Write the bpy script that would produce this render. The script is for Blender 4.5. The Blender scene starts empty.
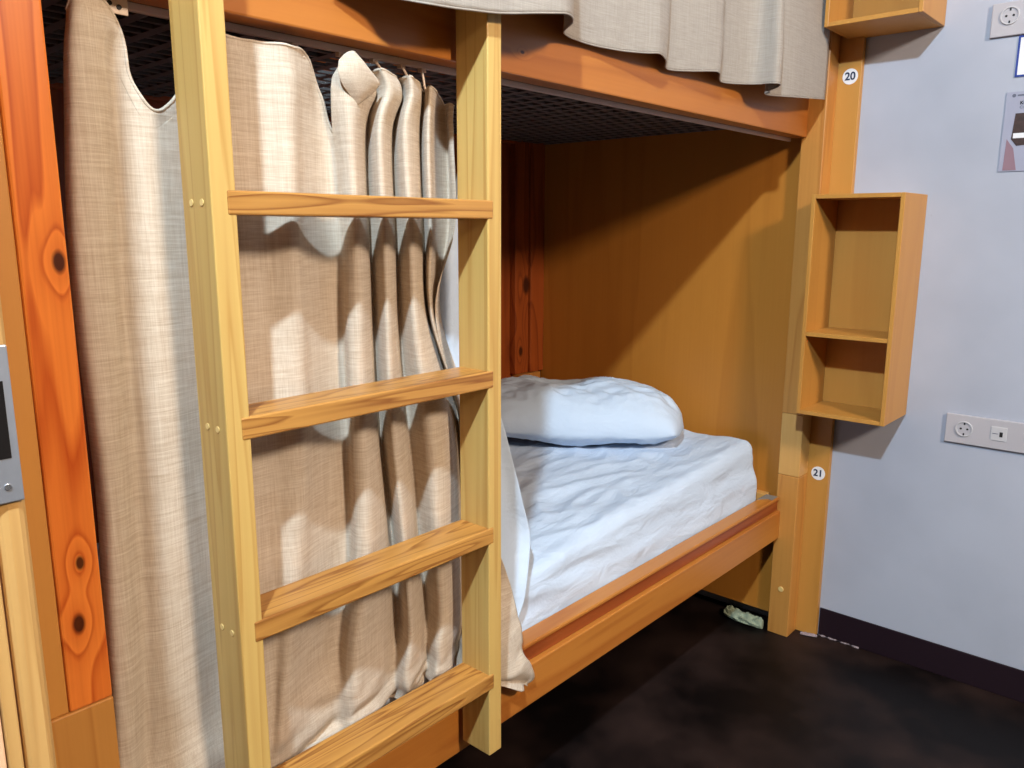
import bpy, bmesh, math, random
from mathutils import Vector, Matrix, noise

random.seed(7)
SC = bpy.context.scene
COL = SC.collection
# ------------------------------------------------------------------ camera
CAM = Vector((-2.46457, -1.00489, 1.35))
YAW, PITCH, ROLL, FPX = 0.727522, -0.192769, 0.002698, 798.437
FW = Vector((math.cos(YAW)*math.cos(PITCH), math.sin(YAW)*math.cos(PITCH), math.sin(PITCH)))
R0 = Vector((math.sin(YAW), -math.cos(YAW), 0.0))
U0 = R0.cross(FW)
RT = R0*math.cos(ROLL) + U0*math.sin(ROLL)
UP = -R0*math.sin(ROLL) + U0*math.cos(ROLL)


def at(px, py, axis, val):
    """point on the plane axis=val seen at that pixel of the photograph"""
    d = FW + RT*((px-512)/FPX) - UP*((py-384)/FPX)
    i = 'xyz'.index(axis)
    return CAM + d*((val-CAM[i])/d[i])


def xat(px, y, z):
    """x of the point at depth y, height z that stands in column px"""
    k = (px-512)/FPX
    a = Vector((0, y, z)) - Vector((0, CAM.y, CAM.z))
    a.x = -CAM.x
    return (k*a.dot(FW) - a.dot(RT)) / (RT.x - k*FW.x)


cd = bpy.data.cameras.new('camera')
cam = bpy.data.objects.new('camera', cd)
COL.objects.link(cam)
cd.sensor_width = 36.0
cd.lens = FPX/1024*36.0
cd.clip_start = 0.02
M = Matrix((RT, UP, -FW)).transposed().to_4x4()
M.translation = CAM
cam.matrix_world = M
SC.camera = cam

# ------------------------------------------------------------------ materials


def lin(c):
    return tuple((v/255/12.92) if v/255 <= 0.04045 else ((v/255+0.055)/1.055)**2.4 for v in c)+(1.0,)


class NT:
    def __init__(s, name):
        s.m = bpy.data.materials.new(name)
        s.m.use_nodes = True
        s.t = s.m.node_tree
        s.t.nodes.clear()
        s.out = s.n('ShaderNodeOutputMaterial')
        s.b = s.n('ShaderNodeBsdfPrincipled')
        s.l(s.b.outputs[0], s.out.inputs[0])

    def n(s, typ, **kw):
        o = s.t.nodes.new(typ)
        for k, v in kw.items():
            setattr(o, k, v)
        return o

    def l(s, a, b):
        s.t.links.new(a, b)

    def math(s, op, a, b=None, c=None):
        o = s.n('ShaderNodeMath', operation=op)
        for i, v in enumerate((a, b, c)):
            if v is None:
                continue
            if isinstance(v, (int, float)):
                o.inputs[i].default_value = v
            else:
                s.l(v, o.inputs[i])
        return o.outputs[0]

    def coords(s, scale, rot=(0, 0, 0), loc=(0, 0, 0), src='Object'):
        tc = s.n('ShaderNodeTexCoord')
        mp = s.n('ShaderNodeMapping')
        mp.inputs['Scale'].default_value = scale
        mp.inputs['Rotation'].default_value = rot
        mp.inputs['Location'].default_value = loc
        s.l(tc.outputs[src], mp.inputs[0])
        return mp.outputs[0]

    def noise(s, vec, scale=1.0, detail=3.0, rough=0.5, dist=0.0):
        o = s.n('ShaderNodeTexNoise')
        o.inputs['Scale'].default_value = scale
        o.inputs['Detail'].default_value = detail
        o.inputs['Roughness'].default_value = rough
        o.inputs['Distortion'].default_value = dist
        s.l(vec, o.inputs['Vector'])
        return o.outputs['Fac']

    def ramp(s, fac, stops):
        o = s.n('ShaderNodeValToRGB')
        e = o.color_ramp.elements
        while len(e) < len(stops):
            e.new(0.5)
        for i, (p, c) in enumerate(stops):
            e[i].position = p
            e[i].color = c if len(c) == 4 else tuple(c)+(1,)
        s.l(fac, o.inputs[0])
        return o.outputs[0]

    def mix(s, fac, a, b, mode='MIX'):
        o = s.n('ShaderNodeMix', data_type='RGBA', blend_type=mode)
        for sock, v in ((o.inputs['Factor'], fac), (o.inputs[6], a), (o.inputs[7], b)):
            if isinstance(v, (int, float)):
                sock.default_value = v
            elif isinstance(v, tuple):
                sock.default_value = v
            else:
                s.l(v, sock)
        return o.outputs[2]

    def bump(s, h, strength=0.3, dist=0.002):
        o = s.n('ShaderNodeBump')
        o.inputs['Strength'].default_value = strength
        o.inputs['Distance'].default_value = dist
        s.l(h, o.inputs['Height'])
        s.l(o.outputs[0], s.b.inputs['Normal'])

    def set(s, col=None, rough=None, spec=None, metal=None):
        if col is not None:
            (s.l(col, s.b.inputs['Base Color']) if not isinstance(col, tuple) else setattr(s.b.inputs['Base Color'], 'default_value', col))
        if rough is not None:
            (s.l(rough, s.b.inputs['Roughness']) if not isinstance(rough, (int, float)) else setattr(s.b.inputs['Roughness'], 'default_value', rough))
        if spec is not None:
            s.b.inputs['Specular IOR Level'].default_value = spec
        if metal is not None:
            s.b.inputs['Metallic'].default_value = metal
        return s.m


def wood(name, light, dark, axis='z', rings=9.0, cross=9.0, along=0.7, contrast=1.0, rough=0.42, knots=(), seed=0.0, spec=0.4, coat=0.0):
    """flat-sawn pine: growth rings stretched along one axis, fine streaks, round knots"""
    t = NT(name)
    sc = [cross]*3
    sc['xyz'.index(axis)] = along
    v = t.coords(tuple(sc), loc=(seed, seed*1.7, seed*0.6))
    base = t.noise(v, 1.0, 2.0, 0.45, 0.3)
    ring = t.math('MULTIPLY', base, rings)
    kd = None
    if knots:
        tc = t.n('ShaderNodeTexCoord')
        for (kx, ky, kz, r) in knots:
            mp = t.n('ShaderNodeMapping', vector_type='POINT')
            mp.inputs['Location'].default_value = (-kx, -ky, -kz)
            t.l(tc.outputs['Object'], mp.inputs[0])
            s2 = t.n('ShaderNodeVectorMath', operation='MULTIPLY')
            q = [1/r, 1/r, 1/r]
            q['xyz'.index(axis)] = 0.55/r
            s2.inputs[1].default_value = q
            t.l(mp.outputs[0], s2.inputs[0])
            ln = t.n('ShaderNodeVectorMath', operation='LENGTH')
            t.l(s2.outputs[0], ln.inputs[0])
            g = t.math('POWER', 2.718, t.math('MULTIPLY', t.math('MULTIPLY', ln.outputs['Value'], ln.outputs['Value']), -0.10))
            ring = t.math('ADD', ring, t.math('MULTIPLY', g, 1.7))
            core = t.n('ShaderNodeMapRange')
            core.inputs['From Min'].default_value = 0.7
            core.inputs['From Max'].default_value = 1.25
            core.inputs['To Min'].default_value = 1.0
            core.inputs['To Max'].default_value = 0.0
            t.l(ln.outputs['Value'], core.inputs['Value'])
            kd = core.outputs[0] if kd is None else t.math('MAXIMUM', kd, core.outputs[0])
    fr = t.math('FRACT', ring)
    sc2 = [130.0]*3
    sc2['xyz'.index(axis)] = 2.5
    v2 = t.coords(tuple(sc2), loc=(seed, 0, 0))
    streak = t.noise(v2, 1.0, 2.0, 0.6)
    sc3 = [2.5]*3
    sc3['xyz'.index(axis)] = 0.6
    big = t.noise(t.coords(tuple(sc3), loc=(seed*3, 0, 1)), 1.0, 2.0)
    line = t.ramp(fr, [(0.0, (0, 0, 0)), (0.62, (0.35, 0.35, 0.35)), (0.86, (1, 1, 1)), (1.0, (0, 0, 0))])
    f = t.math('MULTIPLY', line, 0.62*contrast)
    f = t.math('ADD', f, t.math('MULTIPLY', t.math('SUBTRACT', streak, 0.45), 0.55*contrast))
    f = t.math('ADD', f, t.math('MULTIPLY', t.math('SUBTRACT', big, 0.45), 0.5))
    cl = t.n('ShaderNodeClamp')
    t.l(f, cl.inputs[0])
    c = t.mix(cl.outputs[0], lin(light), lin(dark))
    if kd is not None:
        c = t.mix(t.math('MULTIPLY', kd, 0.93), c, lin((52, 20, 10)))
    t.set(c, rough, spec)
    t.b.inputs['Coat Weight'].default_value = coat
    t.b.inputs['Coat Roughness'].default_value = 0.3
    t.bump(t.math('ADD', streak, fr), 0.12, 0.0006)
    return t.m


def linen(name, col, col2, trans=0.25, weave=900.0):
    t = NT(name)
    w1 = t.noise(t.coords((weave, weave, 14.0)), 1.0, 2.0, 0.7)
    w2 = t.noise(t.coords((30.0, 30.0, weave)), 1.0, 2.0, 0.7)
    slub = t.noise(t.coords((170, 170, 8.0)), 1.0, 3.0, 0.6)
    slub2 = t.noise(t.coords((16, 16, 380.0)), 1.0, 3.0, 0.6)
    s = t.math('ADD', t.math('ADD', w1, w2), t.math('ADD', t.math('MULTIPLY_ADD', slub, 0.5, 0.25), slub2))
    f = t.n('ShaderNodeMapRange')
    f.inputs['From Min'].default_value = 1.60
    f.inputs['From Max'].default_value = 2.35
    t.l(s, f.inputs['Value'])
    c = t.mix(f.outputs[0], lin(col2), lin(col))
    t.set(c, 0.95, 0.1)
    t.b.inputs['Sheen Weight'].default_value = 0.15
    t.bump(t.math('ADD', t.math('ADD', w1, w2), slub2), 0.35, 0.0009)
    if trans:
        tr = t.n('ShaderNodeBsdfTranslucent')
        t.l(c, tr.inputs[0])
        mx = t.n('ShaderNodeMixShader')
        mx.inputs[0].default_value = trans
        t.l(t.b.outputs[0], mx.inputs[1])
        t.l(tr.outputs[0], mx.inputs[2])
        t.l(mx.outputs[0], t.out.inputs[0])
    return t.m


def plain(name, col, rough=0.5, spec=0.5, metal=0.0, var=0.08, vs=12.0, bump=0.0):
    t = NT(name)
    n = t.noise(t.coords((vs, vs, vs)), 1.0, 4.0, 0.6)
    c = lin(col)
    d = tuple(x*(1-var) for x in c[:3])+(1,)
    u = tuple(min(1, x*(1+var)) for x in c[:3])+(1,)
    t.set(t.mix(n, d, u), rough, spec, metal)
    if bump:
        t.bump(n, bump, 0.002)
    return t.m


# wall paint: near white with faint scuffs
def wall_mat():
    t = NT('white_wall_paint')
    n = t.noise(t.coords((1.7, 1.7, 1.7)), 1.0, 4.0, 0.55)
    n2 = t.noise(t.coords((14, 30, 22)), 1.0, 2.0, 0.6)
    c = t.ramp(n, [(0.3, lin((164, 168, 182))), (0.6, lin((180, 184, 198)))])
    sm = t.n('ShaderNodeMapRange')
    sm.inputs['From Min'].default_value = 0.76
    sm.inputs['From Max'].default_value = 0.84
    sm.inputs['To Max'].default_value = 0.45
    t.l(n2, sm.inputs['Value'])
    c = t.mix(sm.outputs[0], c, lin((120, 105, 105)))
    t.set(c, 0.7, 0.25)
    t.bump(t.noise(t.coords((160, 160, 160)), 1.0, 3.0), 0.12, 0.001)
    return t.m


def floor_mat():
    t = NT('dark_vinyl_floor')
    n = t.noise(t.coords((3.2, 3.2, 3.2)), 1.0, 3.0, 0.55)
    g = t.noise(t.coords((260, 260, 260)), 1.0, 2.0, 0.7)
    c = t.ramp(n, [(0.42, lin((9, 4, 4))), (0.68, lin((50, 35, 31)))])
    c = t.mix(t.math('MULTIPLY', g, 0.35), c, lin((8, 5, 6)))
    t.set(c, t.math('ADD', t.math('MULTIPLY', n, 0.25), 0.42), 0.22)
    t.bump(g, 0.25, 0.0008)
    return t.m


MAT = {
    'wall': wall_mat(),
    'floor': floor_mat(),
    'base': plain('dark_plinth', (30, 14, 24), 0.6, 0.3),
    'ceil': plain('ceiling_paint', (225, 222, 215), 0.9, 0.1),
    'stile': wood('ladder_pine', (204, 168, 98), (172, 122, 56), 'z', 7, 22, 0.5, 0.8, 0.38, seed=1.3),
    'rung': wood('rung_pine_warm_lit', (190, 136, 68), (120, 64, 22), 'x', 10, 22, 1.5, 1.15, 0.34, seed=4.4),  # darker and oranger than the stiles: warm light put into the colour
    'dowel': plain('dowel_end', (232, 198, 128), 0.5),
    'beam': wood('orange_pine', (182, 112, 46), (148, 78, 26), 'x', 4, 8, 0.5, 0.7, 0.36, seed=2.2,
                 knots=((-1.53+2.1, 0, 1.70, .003), (-1.31+2.1, 0, 1.662, .003))),
    'rail': wood('rail_pine', (190, 122, 52), (156, 82, 28), 'x', 5, 9, 0.6, 0.8, 0.32, seed=7.7),
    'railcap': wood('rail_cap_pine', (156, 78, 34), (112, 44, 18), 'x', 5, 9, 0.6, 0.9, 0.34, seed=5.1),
    'post': wood('post_pine', (198, 138, 68), (168, 102, 42), 'z', 6, 12, 0.7, 0.8, 0.4, seed=3.1),
    'post2': wood('post_pine_pale', (212, 160, 90), (186, 124, 60), 'z', 6, 12, 0.7, 0.7, 0.4, seed=8.9),
    'red': wood('red_pine', (240, 136, 56), (186, 74, 22), 'z', 8, 11, 0.75, 1.2, 0.3, seed=6.3,
                knots=((at(59,262,'y',0).x+2.1, 0, at(59,262,'y',0).z, .007), (at(80,563,'y',0).x+2.1, 0, at(80,563,'y',0).z, .005), (at(79,624,'y',0).x+2.1, 0, at(79,624,'y',0).z, .007))),
    'tan': wood('tan_board', (205, 140, 66), (184, 116, 50), 'z', 4, 9, 0.5, 0.6, 0.45, seed=9.3),
    'panel': wood('stained_panel', (186, 120, 46), (158, 94, 30), 'z', 4, 5, 0.5, 0.55, 0.38, seed=12.1),
    'back': wood('back_boards', (164, 80, 32), (108, 42, 16), 'z', 6, 9, 0.6, 1.0, 0.4, seed=14.2,
                 knots=((2.03, 1.06, 1.13, .02), (2.0, 1.06, 0.87, .012))),
    'shelf': wood('shelf_ply', (196, 140, 66), (176, 116, 50), 'z', 4, 8, 0.5, 0.45, 0.42, seed=16.0),
    'trim': wood('pale_trim', (204, 160, 98), (172, 122, 64), 'z', 6, 24, 0.5, 0.7, 0.4, seed=18.0),
    'pink': plain('pinkish_door_face', (232, 190, 150), 0.5),
    'linen': linen('beige_linen', (232, 218, 200), (200, 178, 154), 0.25),
    'linen2': linen('grey_beige_linen', (178, 168, 158), (156, 146, 136), 0.12),
    'track': plain('curtain_track_plastic', (205, 180, 165), 0.4),
    'bracket': plain('bracket_plastic', (222, 200, 180), 0.4),
    'wire': plain('grey_wire', (92, 88, 86), 0.5, 0.5),
    'ply': wood('slat_board', (120, 84, 50), (90, 60, 34), 'x', 4, 6, 0.5, 0.6, 0.7),
    'metal': plain('plate_metal', (176, 180, 190), 0.42, 0.5, 0.75, 0.15, 30),
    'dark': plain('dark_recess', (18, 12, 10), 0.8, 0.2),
    'screw': plain('screw_metal', (200, 200, 205), 0.25, 0.5, 0.9),
    'tape': plain('grey_tape', (128, 124, 118), 0.5),
    'white': plain('sticker_white', (232, 232, 236), 0.45),
    'ink': plain('navy_ink', (26, 44, 74), 0.5),
    'plate': plain('socket_plastic', (182, 178, 184), 0.35, 0.5, 0, 0.03),
    'socket': plain('socket_insert', (196, 194, 198), 0.3, 0.5, 0, 0.03),
    'hole': plain('socket_hole', (24, 20, 22), 0.6),
    'blue': plain('blue_border', (24, 52, 140), 0.4),
    'paper': plain('leaflet_paper', (158, 160, 180), 0.4),
    'pinkink': plain('leaflet_pink', (142, 112, 124), 0.4),
    'photo': plain('leaflet_photo', (60, 40, 36), 0.4, 0.5, 0, 0.8, 90),
    'grey': plain('grey_print', (96, 98, 116), 0.5),
    'scrap': plain('scrap_paper', (150, 160, 138), 0.9, 0.1, 0, 0.35, 60, 0.5),
    'caulk': plain('pale_caulk', (150, 135, 140), 0.8),
}


def sheet_mat():
    t = NT('white_cotton_sheet')
    n = t.noise(t.coords((2, 2, 2)), 1.0, 3.0)
    c = t.mix(n, lin((190, 204, 224)), lin((204, 216, 232)))
    t.set(c, 0.8, 0.2)
    w = t.noise(t.coords((9, 24, 20), rot=(0, 0, 0.5)), 1.0, 4.0, 0.55, 0.6)
    w2 = t.noise(t.coords((1400, 1400, 1400)), 1.0, 1.0)
    t.bump(t.math('ADD', w, t.math('MULTIPLY', w2, 0.02)), 0.85, 0.009)
    return t.m


MAT['sheet'] = sheet_mat()


def pillow_mat():
    t = NT('white_pillowcase')
    n = t.noise(t.coords((3, 3, 3)), 1.0, 3.0)
    t.set(t.mix(n, lin((190, 206, 226)), lin((206, 218, 234))), 0.75, 0.2)
    t.bump(t.noise(t.coords((14, 14, 20)), 1.0, 4.0, 0.55, 1.2), 0.6, 0.006)
    return t.m


MAT['pillow'] = pillow_mat()

# ------------------------------------------------------------------ mesh helpers


def empty(name, loc, label, cat, group=None):
    o = bpy.data.objects.new(name, None)
    COL.objects.link(o)
    o.location = loc
    o.empty_display_size = 0.05
    o['label'] = label
    o['category'] = cat
    if group:
        o['group'] = group
    return o


def rootloc(o):
    v = Vector((0, 0, 0))
    while o is not None:
        v += Vector(o.location)
        o = o.parent
    return v


class MB:
    def __init__(s):
        s.bm = bmesh.new()

    def box(s, a, b, rot=None):
        x0, y0, z0 = [min(a[i], b[i]) for i in range(3)]
        x1, y1, z1 = [max(a[i], b[i]) for i in range(3)]
        v = [s.bm.verts.new(p) for p in ((x0, y0, z0), (x1, y0, z0), (x1, y1, z0), (x0, y1, z0), (x0, y0, z1), (x1, y0, z1), (x1, y1, z1), (x0, y1, z1))]
        for f in ((0, 3, 2, 1), (4, 5, 6, 7), (0, 1, 5, 4), (1, 2, 6, 5), (2, 3, 7, 6), (3, 0, 4, 7)):
            s.bm.faces.new([v[i] for i in f])
        if rot:
            bmesh.ops.rotate(s.bm, verts=v, cent=rot[0], matrix=rot[1])
        return s

    def prism(s, pts, off):
        """closed polygon of 3-D points pushed along off"""
        off = Vector(off)
        a = [s.bm.verts.new(p) for p in pts]
        b = [s.bm.verts.new(Vector(p)+off) for p in pts]
        s.bm.faces.new(a)
        s.bm.faces.new(b[::-1])
        n = len(pts)
        for i in range(n):
            s.bm.faces.new((a[i], a[(i+1) % n], b[(i+1) % n], b[i]))
        return s

    def cyl(s, c, r, h, axis='z', n=24, r2=None):
        c = Vector(c)
        r2 = r if r2 is None else r2
        ax = 'xyz'.index(axis)
        i, j = [k for k in range(3) if k != ax]
        rings = []
        for q, rr in ((0, r), (1, r2)):
            ring = []
            for k in range(n):
                p = c.copy()
                p[i] += rr*math.cos(2*math.pi*k/n)
                p[j] += rr*math.sin(2*math.pi*k/n)
                p[ax] += h*q
                ring.append(s.bm.verts.new(p))
            rings.append(ring)
        s.bm.faces.new(rings[0])
        s.bm.faces.new(rings[1][::-1])
        for k in range(n):
            s.bm.faces.new((rings[0][k], rings[0][(k+1) % n], rings[1][(k+1) % n], rings[1][k]))
        return s

    def ring(s, c, r0, r1, h, axis='x', n=32):
        """flat annulus with thickness"""
        c = Vector(c)
        ax = 'xyz'.index(axis)
        i, j = [k for k in range(3) if k != ax]
        R = []
        for rr, q in ((r0, 0), (r1, 0), (r1, 1), (r0, 1)):
            ring = []
            for k in range(n):
                p = c.copy()
                p[i] += rr*math.cos(2*math.pi*k/n)
                p[j] += rr*math.sin(2*math.pi*k/n)
                p[ax] += h*q
                ring.append(s.bm.verts.new(p))
            R.append(ring)
        for a in range(4):
            b = (a+1) % 4
            for k in range(n):
                s.bm.faces.new((R[a][k], R[a][(k+1) % n], R[b][(k+1) % n], R[b][k]))
        return s

    def build(s, name, mat, parent=None, bevel=0.0, smooth=False, loc=None):
        bmesh.ops.recalc_face_normals(s.bm, faces=s.bm.faces)
        org = rootloc(parent) if parent is not None else Vector(loc or (0, 0, 0))
        bmesh.ops.translate(s.bm, verts=s.bm.verts, vec=-org)
        me = bpy.data.meshes.new(name)
        s.bm.to_mesh(me)
        s.bm.free()
        me.materials.append(mat)
        if smooth:
            for p in me.polygons:
                p.use_smooth = True
        o = bpy.data.objects.new(name, me)
        COL.objects.link(o)
        if parent is not None:
            o.parent = parent
        else:
            o.location = org
        if bevel:
            m = o.modifiers.new('bevel', 'BEVEL')
            m.width = bevel
            m.segments = 2
            m.limit_method = 'ANGLE'
        return o


def struct(o):
    o['kind'] = 'structure'
    return o


def tag(o, label, cat, group=None):
    o['label'] = label
    o['category'] = cat
    if group:
        o['group'] = group
    return o


def cr(p0, p1, p2, p3, t):
    return 0.5*((2*p1)+(-p0+p2)*t+(2*p0-5*p1+4*p2-p3)*t*t+(-p0+3*p1-3*p2+p3)*t**3)


def spline(pts, k):
    out = []
    n = len(pts)
    for i in range(n-1):
        a = pts[max(i-1, 0)]
        d = pts[min(i+2, n-1)]
        for j in range(k):
            out.append(cr(a, pts[i], pts[i+1], d, j/k))
    out.append(pts[-1])
    return out


def cloth(name, rows, kr, kc, mat, parent, disp=None, thick=0.0016):
    """surface through a grid of control points rows[r][c]"""
    fine = [spline(r, kc) for r in rows]
    cols = [spline([fine[r][c] for r in range(len(fine))], kr) for c in range(len(fine[0]))]
    nr, nc = len(cols[0]), len(cols)
    bm = bmesh.new()
    org = rootloc(parent)
    g = []
    for c in range(nc):
        line = []
        for r in range(nr):
            p = cols[c][r].copy()
            if disp:
                p = p + disp(p, c/(nc-1), r/(nr-1))
            line.append(bm.verts.new(p-org))
        g.append(line)
    for c in range(nc-1):
        for r in range(nr-1):
            bm.faces.new((g[c][r], g[c+1][r], g[c+1][r+1], g[c][r+1]))
    bmesh.ops.recalc_face_normals(bm, faces=bm.faces)
    me = bpy.data.meshes.new(name)
    bm.to_mesh(me)
    bm.free()
    for p in me.polygons:
        p.use_smooth = True
    me.materials.append(mat)
    o = bpy.data.objects.new(name, me)
    COL.objects.link(o)
    o.parent = parent
    m = o.modifiers.new('thickness', 'SOLIDIFY')
    m.thickness = thick
    m.offset = 0
    return o, [[cols[c][r] + (disp(cols[c][r], c/(nc-1), r/(nr-1)) if disp else Vector()) for c in range(nc)] for r in range(nr)]


def tube(mb, pts, r, n=8, flat=1.0):
    bm = mb.bm
    rings = []
    for i, p in enumerate(pts):
        a = pts[max(i-1, 0)]
        b = pts[min(i+1, len(pts)-1)]
        d = (Vector(b)-Vector(a)).normalized()
        u = d.cross(Vector((0, 1, 0)))
        if u.length < 1e-3:
            u = d.cross(Vector((1, 0, 0)))
        u.normalize()
        w = d.cross(u)
        rings.append([bm.verts.new(Vector(p)+u*math.cos(2*math.pi*k/n)*r+w*math.sin(2*math.pi*k/n)*r*flat) for k in range(n)])
    for a, b in zip(rings, rings[1:]):
        for k in range(n):
            bm.faces.new((a[k], a[(k+1) % n], b[(k+1) % n], b[k]))
    bm.faces.new(rings[0])
    bm.faces.new(rings[-1][::-1])
    return mb


def text(name, s, size, mat, parent, pos, bold=0.0, depth=0.0006):
    """lettering on a face that looks towards -x (pos = centre)"""
    cu = bpy.data.curves.new(name, 'FONT')
    cu.body = s
    cu.size = size
    cu.align_x = 'CENTER'
    cu.align_y = 'CENTER'
    cu.extrude = depth/2
    cu.offset = bold
    tmp = bpy.data.objects.new(name+'_c', cu)
    COL.objects.link(tmp)
    bpy.context.view_layer.update()
    me = bpy.data.meshes.new_from_object(tmp.evaluated_get(bpy.context.evaluated_depsgraph_get()))
    bpy.data.objects.remove(tmp)
    bpy.data.curves.remove(cu)
    # text x -> -y, text y -> z, text z -> -x
    for v in me.vertices:
        x, y, z = v.co
        v.co = (-z, -x, y)
    org = rootloc(parent)
    for v in me.vertices:
        v.co += Vector(pos)-org
    me.materials.clear()
    me.materials.append(mat)
    o = bpy.data.objects.new(name, me)
    COL.objects.link(o)
    o.parent = parent
    return o


XW = 0.097     # the white wall
# ------------------------------------------------------------------ setting
struct(MB().box((-4.2, -3.6, -0.05), (0.25, 1.3, 0.0)).build('floor', MAT['floor']))
struct(MB().box((XW, -3.6, 0.0), (XW+0.12, 1.3, 3.0)).build('wall_right', MAT['wall']))
struct(MB().box((-4.2, 1.15, 0.0), (XW, 1.27, 3.0)).build('wall_back', MAT['wall']))
struct(MB().box((-4.2, -3.6, 3.0), (0.25, 1.3, 3.1)).build('ceiling', MAT['ceil']))
struct(MB().box((XW-0.006, -3.6, 0.0), (XW, -0.121, 0.098)).build('baseboard_right', MAT['base'], bevel=0.002))
# pale bead of filler where plinth meets floor
cb = MB()
pts = [Vector((XW-0.010, -0.125-i*0.011, 0.002+0.001*noise.noise(Vector((i*.7, 0, 0))))) for i in range(13)]
tube(cb, pts, 0.0035, 6)
struct(cb.build('trim_1', MAT['caulk'], smooth=True))

# ------------------------------------------------------------------ bunk bed
BL = -2.178    # foot end
bed = empty('bunk_bed', (-2.1, 0, 0), 'built-in orange pine bunk bed with open lower berth and a wire mesh base overhead', 'bunk bed')
# lower front rail: a wide board with a darker set-back cap above it, its lit top painted as a thin tan board
MB().box((-2.08, 0.0, 0.341), (0.0, 0.040, 0.436)).build('front_rail', MAT['rail'], bed, 0.003)
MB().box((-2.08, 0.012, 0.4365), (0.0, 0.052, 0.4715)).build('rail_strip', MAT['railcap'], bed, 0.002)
MB().box((-2.08, 0.006, 0.472), (0.0, 0.052, 0.482)).build('rail_lit_top', MAT['rail'], bed, 0.003)
# tape patch on the cap
t1 = MB()
tp = [at(757, 487, 'z', 0.4826), at(771, 489, 'z', 0.4826), at(770, 497, 'z', 0.4826), at(763, 499, 'z', 0.4826), at(762, 492, 'z', 0.4826)]
tp = [Vector((min(p.x, -0.004), max(p.y, 0.012), 0.4826)) for p in tp]
t1.prism([(-0.075, 0.05, 0.4822), (-0.004, 0.05, 0.4822), (-0.004, 0.012, 0.4822), (-0.05, 0.011, 0.4822), (-0.045, 0.028, 0.4822)], (0, 0, 0.0012))
tpo = t1.build('tape', MAT['tape'], bed)
tpo['label'] = 'grey tape patch at the rail end'
# corner post in stacked lengths
def post_piece(z0, z1, mat, nm, ex=0.0):
    return MB().box((-ex, -0.052-ex, z0), (0.0735, 0.018, z1)).build(nm, mat, bed, 0.0025)
post_piece(0.0, 0.560, MAT['post'], 'corner_post')
post_piece(0.5605, 0.766, MAT['post2'], 'corner_post')
post_piece(0.7665, 2.6, MAT['post'], 'corner_post')
MB().cyl((-0.003, -0.020, 0.165), 0.009, 0.006, 'x', 20).build('bolt_cover', MAT['dowel'], bed, 0.001)
# end panel at the head, down to just above the floor
MB().box((0.030, 0.0185, 0.055), (0.055, 1.06, 2.3)).build('end_panel', MAT['panel'], bed, 0.001)
MB().box((-0.0005, 0.0525, 0.44), (0.0295, 1.0, 0.481)).build('end_ledge', MAT['post2'], bed, 0.002)
# back boards and rear post
MB().box((-2.14, 1.085, 0.35), (0.055, 1.11, 2.3)).build('back_panel', MAT['back'], bed, 0.001)
MB().box((-0.052, 1.045, 0.78), (0.0295, 1.084, 1.9)).build('rear_post', MAT['back'], bed, 0.003)
MB().box((-0.133, 1.055, 0.78), (-0.054, 1.084, 1.9)).build('rear_post', MAT['back'], bed, 0.003)
MB().box((-0.125, 1.035, 0.55), (0.0, 1.083, 0.779)).build('rear_block', MAT['post'], bed, 0.003)
# berth board that carries the mattress
MB().box((-2.08, 0.053, 0.425), (0.029, 1.08, 0.445)).build('berth_board', MAT['ply'], bed)
# foot end: red pine post, tan board beside it, pale block below
MB().box((-2.160, 0.0, 0.7565), (-2.1085, 0.045, 2.6)).build('foot_post', MAT['red'], bed, 0.003)
MB().box((-2.23, 0.002, 0.7565), (-2.1605, 0.045, 2.6)).build('foot_board', MAT['tan'], bed, 0.002)
MB().box((-2.23, -0.001, 0.0), (-2.1085, 0.050, 0.756)).build('foot_block', MAT['post'], bed, 0.002)
MB().box((-2.23, 0.0505, 0.0), (-2.205, 1.08, 2.6)).build('foot_panel', MAT['back'], bed)
# upper berth: beam, wire base
MB().box((-2.108, 0.0, 1.621), (-0.0005, 0.045, 1.80)).build('upper_beam', MAT['beam'], bed, 0.003)
MB().box((-2.2, 1.046, 1.661), (-0.134, 1.084, 1.80)).build('upper_back_rail', MAT['back'], bed, 0.003)
wm = MB()
for i in range(35):
    x = -2.06+i*0.061
    wm.box((x, 0.07, 1.668), (min(x+0.020, 0.029), 1.043, 1.674))
    for j in range(23):
        y = 0.08+j*0.043+(0.0215 if i % 2 else 0)
        if i < 34:
            wm.box((x+0.0201, y, 1.668), (x+0.0609, y+0.012, 1.674))
wm.build('wire_base', MAT['wire'], bed)
for xa, xb in ((-2.10, -1.47), (-1.06, -0.97), (-0.86, 0.029)):  # outer two added to keep mesh openings black; middle one is a cross slat
    MB().box((xa, 0.07, 1.6745), (xb, 1.043, 1.69)).build('mesh_blackout', MAT['dark'], bed)
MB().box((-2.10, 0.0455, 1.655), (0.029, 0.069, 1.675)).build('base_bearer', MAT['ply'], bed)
# curtain track under the beam
MB().box((-2.10, 0.047, 1.612), (-0.004, 0.056, 1.622)).build('curtain_track', MAT['track'], bed, 0.001)
MB().box((-2.10, 0.0475, 1.6221), (-0.004, 0.0555, 1.6549)).build('track_packer', MAT['ply'], bed)
# perforated bracket at the foot end of the track
p = at(119, 4, 'y', 0.035)
br = MB()
bx, bz = p.x, p.z
br.box((bx-0.022, 0.034, bz-0.012), (bx+0.010, 0.037, bz+0.05))
bro = br.build('track_bracket', MAT['bracket'], bed, 0.0008)
MB().cyl((bx-0.012, 0.0325, bz-0.001), 0.003, 0.002, 'y', 12).cyl((bx-0.001, 0.0325, bz-0.004), 0.003, 0.002, 'y', 12).build('bracket_hole', MAT['hole'], bro)

# ------------------------------------------------------------------ upper mattress (seen only through the wire base)


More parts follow.
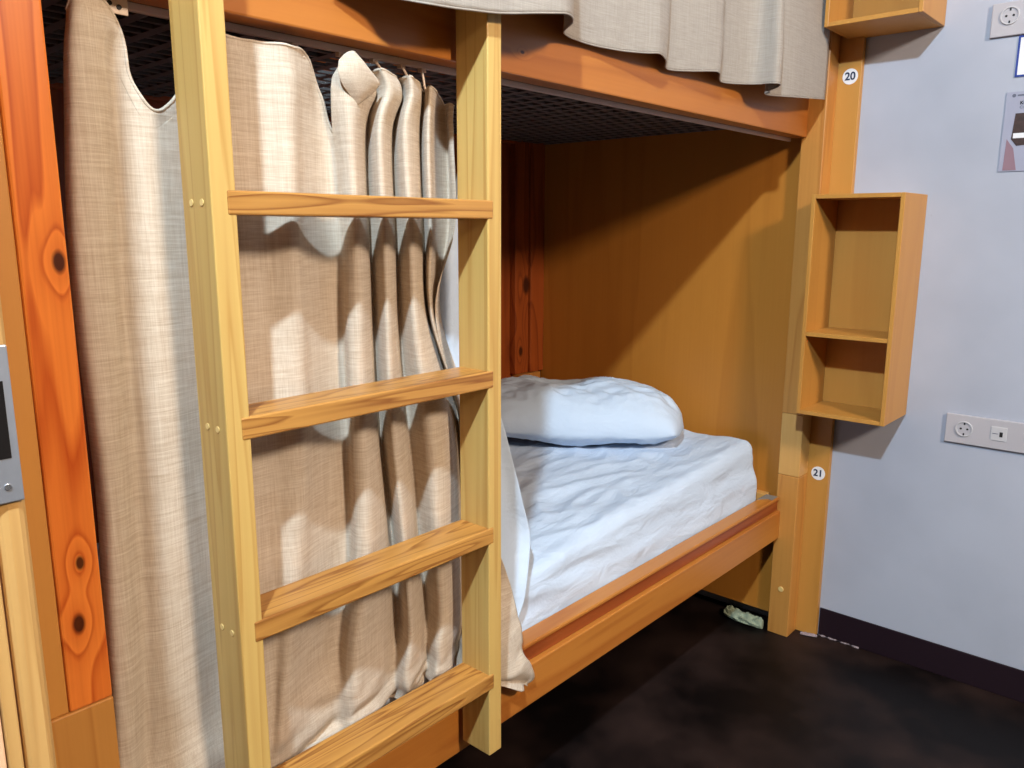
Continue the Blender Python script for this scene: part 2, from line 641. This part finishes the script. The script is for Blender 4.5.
def rbox(name, a, b, r, mat, parent=None, loc=None, n=(60, 40, 8), fn=None, label=None):
    a = Vector(a)
    b = Vector(b)
    c = (a+b)/2
    h = (b-a)/2
    bm = bmesh.new()
    vmap = {}

    def V(p):
        k = (round(p[0], 5), round(p[1], 5), round(p[2], 5))
        if k not in vmap:
            P = Vector([p[i]*h[i] for i in range(3)])
            Q = Vector([max(-h[i]+r, min(h[i]-r, P[i])) for i in range(3)])
            d = P-Q
            if d.length > 1e-9:
                d = d.normalized()*r
            # keep face interiors flat
            P2 = Q+d
            P2 = P2+c
            if fn:
                P2 = fn(P2)
            vmap[k] = bm.verts.new(P2)
        return vmap[k]
    for ax in range(3):
        i, j = [q for q in range(3) if q != ax]
        for s in (-1, 1):
            for u in range(n[i]):
                for v in range(n[j]):
                    q = []
                    for (du, dv) in ((0, 0), (1, 0), (1, 1), (0, 1)):
                        p = [0, 0, 0]
                        p[ax] = s
                        p[i] = -1+2*(u+du)/n[i]
                        p[j] = -1+2*(v+dv)/n[j]
                        q.append(V(p))
                    bm.faces.new(q)
    bmesh.ops.recalc_face_normals(bm, faces=bm.faces)
    me = bpy.data.meshes.new(name)
    org = rootloc(parent) if parent is not None else Vector(loc or (0, 0, 0))
    bmesh.ops.translate(bm, verts=bm.verts, vec=-org)
    bm.to_mesh(me)
    bm.free()
    for p_ in me.polygons:
        p_.use_smooth = True
    me.materials.append(mat)
    o = bpy.data.objects.new(name, me)
    COL.objects.link(o)
    if parent is not None:
        o.parent = parent
    else:
        o.location = org
    return o


# ------------------------------------------------------------------ lower mattress under a white fitted sheet


def mattress_fn(P):
    x, y, z = P
    t = min(1, max(0, (x+2.05)/2.05))           # 0 foot .. 1 head
    top = 0.572+0.090*t**1.5
    k = (z-0.448)/(0.63-0.448)
    k = max(0.0, k)
    nz = 0.448+(top-0.448)*k
    edge = max(0.0, 1-(y-0.055)/0.20)
    # sides lean inwards towards the head
    if k > 0.0 and y < 0.4:
        y = y+0.045*k*t*(1-(y-0.055)/0.4)
    if k > 0.85:
        q = Vector((x*2.2, y*5.0, 0.3))
        rdg = 1-abs(noise.noise(q+Vector((noise.noise(q)*0.9, 0, 0))))
        nz += 0.014*(rdg-0.8)
        q = Vector((x*7+y*4, y*11-x*3, 2.0))
        nz += 0.010*(1-abs(noise.noise(q))*2)*max(0.25, 1-abs(t-0.62)*1.8)
    elif y < 0.2:
        q = Vector((x*5+z*9, z*22, 4.0))
        y += 0.010*noise.noise(q)*min(1, k*3)
    if t > 0.9:
        x -= 0.028*(1-min(1, k))*(t-0.9)/0.1
    return Vector((x, y, nz))


mt = rbox('mattress', (-2.05, 0.0555, 0.4465), (-0.012, 1.03, 0.63), 0.030, MAT['sheet'], None, (-1.0, 0.5, 0.448), (240, 110, 22), mattress_fn)
tag(mt, 'lower berth mattress under a creased white fitted sheet', 'mattress')

# ------------------------------------------------------------------ pillow


def pillow(center, hx, hy, h, rz, tilt):
    nu, nv = 90, 70
    bm = bmesh.new()
    R = Matrix.Rotation(rz, 3, 'Z') @ Matrix.Rotation(tilt, 3, 'X')
    top, bot = [], []
    for side, store in ((1, top), (-1, bot)):
        for i in range(nu+1):
            row = []
            for j in range(nv+1):
                u = -1+2*i/nu
                v = -1+2*j/nv
                prof = max(0.0, (1-abs(u)**3.2)*(1-abs(v)**3.0))**0.5
                pin = 1-0.05*(u*u)*(v*v)
                x = u*hx*(1-0.05*v*v)*pin
                y = v*hy*(1-0.09*u*u)*pin
                z = h*prof*(1.0 if side > 0 else 0.32)*side
                q = Vector((u*1.6+3, v*1.3, side*2))
                z += side*prof*h*0.20*noise.noise(q*1.3)
                z += side*prof*0.010*(1-2*abs(noise.noise(Vector((u*4.0+v*2, v*3.5, 5+side)))))
                z += side*prof*0.009*max(0.0, abs(u)-0.45)*noise.noise(Vector((u*5, v*9, 7+side)))*3
                z += side*prof*0.004*(1-3*abs(noise.noise(Vector((u*7+v*4, v*6-u*2, 11+side)))))
                row.append((x, y, z))
            store.append(row)
    c = Vector(center)
    vs = {}

    def V(side, i, j):
        k = (side if 0 < i < nu and 0 < j < nv else 0, i, j)
        if k not in vs:
            vs[k] = bm.verts.new(c + R @ Vector((top if side > 0 else bot)[i][j]))
        return vs[k]
    for side in (1, -1):
        for i in range(nu):
            for j in range(nv):
                q = [V(side, i, j), V(side, i+1, j), V(side, i+1, j+1), V(side, i, j+1)]
                bm.faces.new(q)
    bmesh.ops.recalc_face_normals(bm, faces=bm.faces)
    me = bpy.data.meshes.new('pillow')
    bmesh.ops.translate(bm, verts=bm.verts, vec=-c)
    bm.to_mesh(me)
    bm.free()
    for p_ in me.polygons:
        p_.use_smooth = True
    me.materials.append(MAT['pillow'])
    o = bpy.data.objects.new('pillow', me)
    COL.objects.link(o)
    o.location = c
    return o


pw = pillow((-0.325, 0.62, 0.698), 0.375, 0.21, 0.130, math.radians(124), math.radians(2))
tag(pw, 'plump white pillow lying against the wooden end panel', 'pillow')

# ------------------------------------------------------------------ ladder
S = 0.774


def lad(x, y, z):
    return Vector((CAM.x+(x-CAM.x)*S, CAM.y+(y-CAM.y)*S, CAM.z+(z-CAM.z)*S))


YF = lad(0, 0.1851, 0).y
YB = lad(0, 0.1851+0.0926, 0).y
SW = 0.0428*S
LX = lad(-1.829, 0, 0).x
RX = lad(-1.2065, 0, 0).x
ZB = lad(0, 0, 0.0903).z
RTK = 0.0387*S
ladder = empty('bunk_ladder', ((LX+RX)/2, YB, ZB), 'pale pine ladder with four broad rungs leaning on the bunk front', 'ladder')
for x, topz in ((LX, 1.86), (RX, 0)):
    if topz == 0:
        topz = 1.86
    MB().box((x, YF, ZB), (x+SW, YB, topz)).build('stile', MAT['stile'], ladder, 0.002)
rung_z = [lad(0, 0, z).z for z in (1.4078, 1.0402, 0.6743, 0.3049)]
for i, z in enumerate(rung_z):
    rg = MB().box((LX+SW*0.62, YF-0.0015, z-RTK), (RX+SW*0.36, YB-0.001, z)).build('rung', MAT['rung'], ladder, 0.0025)
    d = MB()
    for dy in (0.022, 0.048):
        d.cyl((LX-0.0012, YF+dy, z-RTK/2), 0.0042, 0.002, 'x', 16)
    d.build('dowel', MAT['dowel'], ladder)

# ------------------------------------------------------------------ lower curtain
# every column: (y depth, top (px, z), px at the height rows)
ZR = [1.56, 1.50, 1.35, 1.20, 1.00, 0.80, 0.65]
C = [
    # ydep  top px, z   px at ZR...                               hem px, z, y
    (0.050, 66, 1.598, [64, 64, 67, 78, 97, 105, 111], 117, 0.49),
    (0.030, 74, 1.615, [71, 72, 76, 88, 106, 113, 118], 122, 0.49),
    (0.024, 86, 1.618, [86, 87, 92, 101, 114, 122, 126], 128, 0.49),
    (0.026, 104, 1.612, [103, 105, 109, 115, 124, 131, 134], 136, 0.49),
    (0.040, 121, 1.578, [112, 114, 119, 126, 137, 143, 146], 149, 0.49),
    (0.032, 130, 1.530, [128, 130, 134, 141, 151, 157, 159], 162, 0.49),
    (0.026, 152, 1.494, [150, 150, 152, 157, 165, 171, 175], 178, 0.49),
    (0.030, 172, 1.508, [172, 172, 174, 178, 184, 190, 195], 198, 0.49),
    (0.038, 194, 1.560, [194, 194, 196, 200, 206, 213, 218], 222, 0.49),
    (0.036, 214, 1.596, [214, 214, 217, 222, 230, 238, 242], 247, 0.49),
    (0.024, 232, 1.598, [234, 235, 240, 244, 250, 258, 262], 266, 0.49),
    (0.024, 258, 1.598, [260, 262, 266, 270, 274, 276, 275], 270, 0.49),
    (0.010, 290, 1.598, [290, 291, 294, 298, 301, 296, 286], 278, 0.49),
    (0.030, 306, 1.593, [305, 304, 306, 310, 315, 313, 305], 295, 0.49),
    (0.050, 320, 1.545, [318, 319, 324, 329, 336, 336, 328], 318, 0.49),
    (0.046, 334, 1.492, [333, 334, 339, 343, 348, 348, 340], 336, 0.49),
    (0.020, 338, 1.580, [332, 341, 348, 349, 353, 356, 348], 350, 0.49),
    (0.006, 350, 1.590, [356, 353, 358, 361, 366, 369, 360], 358, 0.492),
    (0.030, 366, 1.586, [376, 364, 367, 370, 377, 384, 384], 372, 0.492),
    (0.058, 368, 1.588, [373, 368, 370, 374, 381, 392, 398], 392, 0.493),
    (0.006, 382, 1.590, [389, 380, 384, 387, 394, 404, 410], 406, 0.495),
    (0.030, 394, 1.588, [402, 391, 394, 396, 405, 414, 420], 420, 0.497),
    (0.058, 396, 1.586, [401, 394, 396, 399, 409, 419, 426], 428, 0.50),
    (0.006, 408, 1.586, [411, 405, 410, 414, 430, 438, 442], 436, 0.50),
    (0.026, 418, 1.584, [420, 417, 420, 424, 450, 456, 458], 448, 0.50),
    (0.060, 424, 1.575, [422, 420, 423, 427, 458, 465, 466], 456, 0.50),
    (0.020, 431, 1.580, [430, 428, 430, 431, 462, 470, 472], 464, 0.50),
    (0.050, 438, 1.572, [437, 435, 436, 434, 466, 474, 478], 470, 0.50),
    (0.060, 444, 1.560, [446, 447, 447, 440, 470, 480, 488], 490, 0.46),
    (0.040, 449, 1.560, [449, 450, 452, 437, 468, 484, 500], 512, 0.43),
    (0.032, 453, 1.556, [453, 454, 454, 435, 466, 486, 506], 529, 0.402),
]
rows = [[] for _ in range(len(ZR)+4)]
for ci, (y, tpx, tz, pxs, hpx, hz) in enumerate(C):
    amp = 1.0
    yt = y*0.85+0.004
    rows[0].append(Vector((xat(tpx, yt, tz), yt, tz)))
    prev = tz
    for ri, z in enumerate(ZR):
        zz = min(z, tz-0.018*(1+ri)*1.0) if z > tz-0.03*(ri+1) else z
        yy = y+(0.012 if ri >= 4 else 0)*0
        rows[1+ri].append(Vector((xat(pxs[ri], yy, z if zz == z else zz), yy, zz)))
    far = ci >= 28          # the end that falls outside the rail
    yk = {28: -0.006, 29: -0.022, 30: -0.012}.get(ci, 0)
    z1 = 0.58
    pm = pxs[-1]*0.6+hpx*0.4
    y1 = (y*0.7) if not far else (0.012 if ci == 30 else 0.006)
    rows[-3].append(Vector((xat(pm, y1, z1), y1, z1)))
    if far:
        rows[-2].append(Vector((xat(hpx*.6+pm*.4, yk, 0.50), yk, 0.50)))
        rows[-1].append(Vector((xat(hpx, yk, hz), yk, hz)))
    else:
        bulge = -0.004 if ci > 16 else 0.0
        y2 = max(0.016, y*0.8)+bulge
        rows[-2].append(Vector((xat(pm*.4+hpx*.6, y2, 0.53), y2, 0.53)))
        rows[-1].append(Vector((xat(hpx, max(0.018, y*.8), hz), max(0.018, y*.8), hz)))


def curtain_disp(p, u, v):
    w = max(0.0, (v-0.70)/0.30)
    w = w*w*(0.4 if u < 0.45 else 1.0)
    d = Vector((0, 0, 0))
    d.y += 0.0035*noise.noise(Vector((p.x*9, 0.2, p.z*4)))
    q = Vector((p.x*16, 1.0, p.z*22))
    q2 = Vector((p.x*9+p.z*14, 4.0, p.z*20-p.x*6))
    d.y += -0.020*w*abs(noise.noise(q)) + 0.022*w*(0.5-abs(noise.noise(q2))*1.8)
    d.x += 0.026*w*noise.noise(q2+Vector((5, 0, 0)))
    d.z += 0.018*w*noise.noise(q+Vector((9, 2, 0)))
    if v < 0.14:
        k = (0.14-v)/0.14
        d.y += 0.007*k*noise.noise(Vector((p.x*38, 3, p.z*25)))
    if p.z+d.z < 0.486 and u < 0.88:
        d.z = 0.486-p.z
    if p.y+d.y < 0.002 and u < 0.88:
        d.y = 0.002-p.y
    return d


cur = empty('bunk_curtain', (-1.75, 0.05, 0.49), 'long beige linen curtain half drawn behind the ladder, sagging between its hooks', 'curtain')
cobj, grid = cloth('curtain_cloth', rows, 14, 6, MAT['linen'], cur, curtain_disp)
hm = MB()
tube(hm, grid[0], 0.0022, 8)
hm.build('top_hem', MAT['linen'], cur, smooth=True)
fl = []
for a_ in (((339, 60, .004), (346, 53, -.002), (353, 51, -.004), (357, 55, .004)), ((338, 72, .002), (350, 66, -.008), (362, 62, -.009), (368, 68, .002)), ((342, 84, .004), (354, 79, -.008), (367, 74, -.009), (379, 82, .004)), ((350, 96, .006), (358, 93, -.002), (368, 89, -.003), (377, 88, .007)), ((355, 106, .010), (360, 103, .006), (366, 98, .006), (371, 95, .010))):
    fl.append([at(u_, v_, 'y', w_) for u_, v_, w_ in a_])
cloth('header_flap', fl, 6, 6, MAT['linen'], cur)
for px in (86, 214, 303, 350, 382, 410, 431):
    h = MB()
    i = min(range(len(grid[0])), key=lambda k: abs((grid[0][k].x-xat(px, 0.03, 1.59))))
    g0 = grid[0][i]
    tube(h, [Vector((g0.x, g0.y, g0.z-0.008)), Vector((g0.x, g0.y*.5+.0255, g0.z+0.006)), Vector((g0.x, 0.051, 1.6115))], 0.0022, 8)
    h.box((g0.x-0.005, 0.046, 1.606), (g0.x+0.005, 0.056, 1.6118))
    h.build('curtain_hook', MAT['bracket'], cur)

# ------------------------------------------------------------------ white cloth inside the curtain's right edge
ic = empty('hanging_sheet', (-1.35, 0.06, 0.49), 'smooth white cloth hanging just inside the linen curtain edge behind the right stile', 'sheet')
irow = []
for z, pxs in ((1.59, (462, 470, 478, 488)), (1.45, (458, 466, 474, 484)), (1.32, (444, 454, 466, 480)), (1.20, (430, 447, 462, 478)), (1.02, (446, 466, 482, 496)), (0.92, (455, 476, 493, 507)),
               (0.80, (462, 484, 504, 520)), (0.69, (468, 490, 514, 530)), (0.58, (474, 493, 512, 525)), (0.505, (478, 494, 506, 513))):
    ys = [0.074, 0.062, 0.074, 0.060] if z > 0.6 else [0.05, 0.044, 0.05, 0.042]
    if z > 1.5:
        ys = [0.053]*4
    irow.append([Vector((xat(a_, b_, z), b_, z)) for a_, b_ in zip(pxs, ys)])
io, ig = cloth('sheet_cloth', irow, 10, 8, MAT['pillow'], ic, lambda p, u, v: Vector((0, 0.006*noise.noise(Vector((p.x*14, 1, p.z*6))), 0)))

# ------------------------------------------------------------------ upper curtain
hem = [(330, -16, -0.016), (385, -4, -0.050), (425, 3.5, -0.096), (455, 8, -0.102), (500, 13, -0.106), (545, 13, -0.118), (568, 14, -0.122), (572, 22, -0.080), (564, 33, -0.030), (585, 43, -0.014),
       (617, 50, -0.030), (645, 53, -0.060), (659, 53.5, -0.078), (666, 60, -0.050), (667, 69, -0.014), (690, 71, -0.035), (712, 71, -0.066), (719, 73, -0.066), (722, 82, -0.018),
       (750, 84, -0.060), (776, 83, -0.100), (779, 86, -0.090), (765, 94, -0.058), (795, 97, -0.072), (824, 99, -0.058)]
r0, r1, r2, r3, r4 = [], [], [], [], []
for hi, (px, py, y) in enumerate(hem):
    if 8 < hi < 20:
        y = -0.014+(y+0.014)*0.5
    p = at(px, py, 'y', y)
    r0.append(p)
    for rr, z, k in ((r1, 1.80, 0.95), (r2, 2.0, 0.85), (r3, 2.25, 0.75), (r4, 2.5, 0.6)):
        rr.append(Vector((p.x, -0.012+(y+0.012)*k-0.004, z)))
cur2 = empty('bunk_curtain', (-0.9, -0.03, 1.72), 'grey-beige linen curtain of the upper berth hanging over the top beam', 'curtain')
c2, g2 = cloth('curtain_cloth', [r4, r3, r2, r1, r0], 10, 8, MAT['linen2'], cur2,
               lambda p, u, v: Vector((0, -abs(0.003*noise.noise(Vector((p.x*12, 0, p.z*5)))), 0)))
hm = MB()
tube(hm, g2[-1], 0.0018, 6)
hm.build('bottom_hem', MAT['linen2'], cur2, smooth=True)
MB().box((-2.1, 0.0, 2.50), (-0.0005, 0.045, 2.6)).build('top_beam', MAT['beam'], bed, 0.003)

# ------------------------------------------------------------------ upright board against the wall, number stickers
ub = MB().box((0.074, -0.119, 0.0), (XW-0.001, 0.018, 2.6)).build('upright_board', MAT['shelf'], None, 0.0015, loc=(0.085, -0.1, 0))
tag(ub, 'tall narrow tan board standing against the white wall beside the corner post', 'board')
for n_, zc, yc, lb in (('20', 1.795, -0.088, 'round white sticker reading 20 high on the wall board'), ('21', 0.566, -0.086, 'round white sticker reading 21 low on the wall board')):
    st = empty('number_sticker', (0.074, yc, zc), lb, 'sticker', 'round number stickers on the wall board')
    MB().cyl((0.0728, yc, zc), 0.0225, 0.0012, 'x', 40).build('sticker_disc', MAT['white'], st)
    text('number', n_, 0.031, MAT['ink'], st, (0.0724, yc, zc), 0.0008)

# ------------------------------------------------------------------ wall shelves


def shelf(z0, z1, label):
    X0, X1 = -0.113, XW-0.0235
    Y0, Y1 = -0.3275, -0.072
    root = empty('wall_shelf', (XW, (Y0+Y1)/2, z0), label, 'shelf', 'open box shelves on the wall')
    T = 0.012
    X1 = XW-0.0015
    # left side stops in front of the wall board
    MB().box((X0, Y0, z0), (X1, Y0+T, z1)).build('side_panel', MAT['shelf'], root, 0.0015)
    MB().box((X0, Y1-T, z0), (0.0725, Y1, z1)).build('side_panel', MAT['shelf'], root, 0.0015)
    YB_ = -0.1195
    for nm, za, zb in (('top_panel', z1-T, z1), ('bottom_panel', z0, z0+T), ('shelf_board', z0+0.238, z0+0.238+T)):
        m = MB()
        m.prism([(X0+0.0005, Y0+T+.0002, za), (X1, Y0+T+.0002, za), (X1, YB_, za), (0.0725, YB_, za), (0.0725, Y1-T-.0002, za), (X0+0.0005, Y1-T-.0002, za)], (0, 0, zb-za))
        m.build(nm, MAT['shelf'], root, 0.001)
    MB().box((0.066, Y0+T+.0004, z0+T+.0004), (0.072, Y1-T-.0004, z1-T-.0004)).build('back_panel', MAT['shelf'], root)
    return root


shelf(0.798, 1.448, 'empty two-compartment wooden box shelf on the white wall, the whole one between stickers')
shelf(1.902, 2.552, 'wooden box shelf at the top edge, cut off, above the sticker reading 20')

# ------------------------------------------------------------------ sockets


def schuko(parent, y, z, r=0.0225):
    s = MB().ring((XW-0.0135, y, z), r*0.86, r, 0.004, 'x').build('socket', MAT['socket'], parent, 0.0005)
    MB().cyl((XW-0.0105, y, z), r*0.855, 0.0012, 'x', 32).build('socket_well', MAT['plate'], s)
    h = MB()
    for a, b in ((0.0085, 0), (-0.0085, 0)):
        h.cyl((XW-0.0112, y+a, z+b), 0.0030, 0.0006, 'x', 14)
    h.box((XW-0.0115, y-0.002, z-r*0.85), (XW-0.0105, y+0.002, z-r*0.55)).box((XW-0.0115, y-0.002, z+r*0.55), (XW-0.0105, y+0.002, z+r*0.85))
    h.build('pin_hole', MAT['hole'], s)
    return s


def face_plate(y0, y1, z0, z1, ys, zc, usb, label):
    r = empty('socket_plate', (XW, y0, z0), label, 'socket', None)
    MB().box((XW-0.0095, y1, z0), (XW-0.0005, y0, z1)).build('face_plate', MAT['plate'], r, 0.002)
    for y in ys:
        schuko(r, y, zc)
    if usb:
        u = MB().box((XW-0.0115, usb-0.020, zc-0.020), (XW-0.0096, usb+0.020, zc+0.020)).build('usb_module', MAT['socket'], r, 0.001)
        MB().box((XW-0.0121, usb-0.010, zc-0.008), (XW-0.0116, usb-0.002, zc+0.006)).build('usb_port', MAT['hole'], u)
        MB().box((XW-0.0119, usb+0.002, zc-0.001), (XW-0.0116, usb+0.016, zc+0.001)).build('usb_mark', MAT['grey'], u)
    return r


face_plate(-0.440, -0.725, 0.737, 0.822, (-0.489, -0.665), 0.782, -0.577, 'low wide socket strip with usb port on the white wall')
face_plate(-0.443, -0.725, 1.853, 1.938, (-0.486, -0.665), 1.903, -0.577, 'socket strip at the top right corner above the leaflet')

# blue-edged notice and leaflet
y0, z0, z1 = -0.511, 1.747, 1.851
sg = empty('wall_notice', (XW, y0-0.07, z0), 'white notice with a blue border just under the upper sockets', 'notice')
MB().box((XW-0.002, y0-0.14, z0), (XW-0.0005, y0, z1)).build('notice_sheet', MAT['white'], sg)
w = 0.005
MB().box((XW-0.0028, y0-w, z0), (XW-0.0021, y0, z1)).box((XW-0.0028, y0-0.14, z0), (XW-0.0021, y0-w, z0+w)).box((XW-0.0028, y0-0.14, z1-w), (XW-0.0021, y0-w, z1)).box((XW-0.0028, y0-0.14, z0+w), (XW-0.0021, y0-0.14+w, z1-w)).build('blue_border', MAT['blue'], sg)
ya, za, zb = -0.498, 1.504, 1.710
lf = empty('leaflet', (XW, ya-0.05, za), 'grey printed leaflet with a dark picture fixed to the white wall', 'leaflet')
MB().box((XW-0.003, ya-0.11, za), (XW-0.0005, ya, zb)).build('leaflet_sheet', MAT['paper'], lf, 0.0004)
MB().prism([(XW-0.0037, ya-0.010, za+0.003), (XW-0.0037, ya-0.042, za+0.003), (XW-0.0037, ya-0.030, za+0.060), (XW-0.0037, ya-0.012, za+0.085)], (0.0006, 0, 0)).build('printed_band', MAT['pinkink'], lf)
MB().cyl((XW-0.0036, ya-0.018, zb-0.010), 0.0045, 0.0005, 'x', 16).box((XW-0.0036, ya-0.06, zb-0.012), (XW-0.0031, ya-0.026, zb-0.008)).build('printed_header', MAT['grey'], lf)
text('printed_title', 'KOM', 0.012, MAT['hole'], lf, (XW-0.0034, ya-0.047, zb-0.030), 0.0004)
text('printed_title', 'COM', 0.010, MAT['grey'], lf, (XW-0.0034, ya-0.045, zb-0.041), 0.0001)
MB().prism([(XW-0.0037, ya-0.026, zb-0.056), (XW-0.0037, ya-0.10, zb-0.056), (XW-0.0037, ya-0.10, zb-0.135), (XW-0.0037, ya-0.036, zb-0.140), (XW-0.0037, ya-0.022, zb-0.122)], (0.0006, 0, 0)).build('printed_picture', MAT['photo'], lf)
MB().box((XW-0.0043, ya-0.10, zb-0.120), (XW-0.0038, ya-0.026, zb-0.107)).build('picture_band', MAT['white'], lf)

# ------------------------------------------------------------------ door frame at the left
YD = -0.27
dr = bpy.data.objects.new('door_1', None)
COL.objects.link(dr)
dr.location = (-2.3, YD, 0)
dr['kind'] = 'structure'
xr, xl = -2.2565, -2.2805
m = MB()
pr = [(xl, YD+0.03, 0), (xl, YD+0.004, 0), (xl+0.004, YD+0.0005, 0), (xl+0.009, YD-0.0015, 0), (xl+0.017, YD-0.0015, 0), (xr-0.003, YD+0.001, 0), (xr, YD+0.005, 0), (xr, YD+0.03, 0)]
m.prism(pr, (0, 0, 2.1))
m.build('stop_moulding', MAT['trim'], dr, smooth=False)
MB().box((-2.2945, YD-0.004, 0), (xl-0.003, YD+0.03, 2.1)).build('jamb_board', MAT['trim'], dr, 0.0015)
MB().box((-2.60, YD-0.001, 0), (-2.2955, YD+0.03, 2.1)).build('door_face', MAT['pink'], dr, 0.0015)
zp0, zp1 = at(20, 500, 'y', YD-0.003).z, at(20, 343, 'y', YD-0.003).z
xp = (at(20, 500, 'y', YD-0.003).x+at(10, 343, 'y', YD-0.003).x)/2
pl = MB().box((xp-0.028, YD-0.0055, zp0), (xp, YD-0.0020, zp1)).build('strike_plate', MAT['metal'], dr, 0.0012)
za_, zb_ = at(10, 458, 'y', YD-0.0055).z, at(10, 380, 'y', YD-0.0055).z
MB().box((xp-0.022, YD-0.0060, za_), (xp-0.0062, YD-0.0056, zb_)).build('latch_slot', MAT['dark'], pl)
sp = at(8, 487, 'y', YD-0.0055)
MB().cyl((sp.x, YD-0.0066, sp.z), 0.0028, 0.001, 'y', 16).build('screw', MAT['screw'], pl, 0.0003)

# ------------------------------------------------------------------ scraps at the post foot


def crumple(name, path, r, hgt, mat, label, cat, seed):
    bm = bmesh.new()
    n, k = 40, 14
    rings = []
    P = spline([Vector(q) for q in path], 12)
    for i, p_ in enumerate(P):
        t = i/(len(P)-1)
        rr = r*(0.25+0.95*math.sin(math.pi*min(1, t*0.9+0.1))**0.6)
        d = (P[min(i+1, len(P)-1)]-P[max(i-1, 0)]).normalized()
        sd = Vector((-d.y, d.x, 0))
        ring = []
        for j in range(k):
            a = 2*math.pi*j/k
            f = 1+0.35*noise.noise(Vector((i*0.35, j*0.9, seed)))
            ring.append(bm.verts.new(p_+sd*math.cos(a)*rr*f+Vector((0, 0, max(0.0005, hgt*(0.5+0.5*math.sin(a))*f)))))
        rings.append(ring)
    for a, b in zip(rings, rings[1:]):
        for j in range(k):
            bm.faces.new((a[j], a[(j+1) % k], b[(j+1) % k], b[j]))
    bm.faces.new(rings[0])
    bm.faces.new(rings[-1][::-1])
    bmesh.ops.recalc_face_normals(bm, faces=bm.faces)
    me = bpy.data.meshes.new(name)
    o0 = Vector(path[0])
    bmesh.ops.translate(bm, verts=bm.verts, vec=-o0)
    bm.to_mesh(me)
    bm.free()
    me.materials.append(mat)
    o = bpy.data.objects.new(name, me)
    COL.objects.link(o)
    o.location = o0
    return tag(o, label, cat)


a, b, c = Vector((0.012, 0.175, 0)), Vector((0.004, 0.11, 0)), Vector((0.0, 0.035, 0))
crumple('paper_scrap', [a, b, c], 0.024, 0.034, MAT['scrap'], 'crumpled greenish grey scrap on the floor under the bed end', 'scrap', 3.0)
a, b = at(800, 628, 'z', 0), at(813, 632, 'z', 0)
a = Vector((0.055, -0.075, 0))
b = Vector((0.070, -0.127, 0))
crumple('filler_lump', [a, (a+b)/2, b], 0.008, 0.008, MAT['caulk'], 'small pale lump of filler between the corner post foot and wall board', 'filler', 8.0)

# ------------------------------------------------------------------ light
ld = bpy.data.lights.new('ceiling_lamp', 'AREA')
ld.shape = 'DISK'
ld.size = 0.09
ld.energy = 98
ld.color = (0.66, 0.85, 1.0)
lo = bpy.data.objects.new('ceiling_lamp', ld)
COL.objects.link(lo)
lo.location = (-2.98, -1.15, 2.93)
d = Vector((-0.9, 0.1, 0.9))-Vector(lo.location)
lo.rotation_euler = d.to_track_quat('-Z', 'Y').to_euler()

ld2 = bpy.data.lights.new('far_ceiling_lamp', 'AREA')
ld2.shape = 'DISK'
ld2.size = 0.45
ld2.energy = 112
ld2.color = (1.0, 0.82, 0.64)
lo2 = bpy.data.objects.new('far_ceiling_lamp', ld2)
COL.objects.link(lo2)
lo2.location = (-1.7, -3.1, 2.85)
lo2.rotation_euler = (Vector((-1.0, 0.3, 0.8))-Vector(lo2.location)).to_track_quat('-Z', 'Y').to_euler()

W = bpy.data.worlds.new('room_ambient')
SC.world = W
W.use_nodes = True
bg = W.node_tree.nodes['Background']
bg.inputs[0].default_value = (1.0, 0.80, 0.62, 1)
bg.inputs[1].default_value = 0.07

SC.view_settings.view_transform = 'Standard'
SC.view_settings.look = 'None'
SC.view_settings.gamma = 1.0
SC.view_settings.use_curve_mapping = False
SC.view_settings.exposure = 0.0
SC.cycles.use_denoising = True
SC.cycles.max_bounces = 8
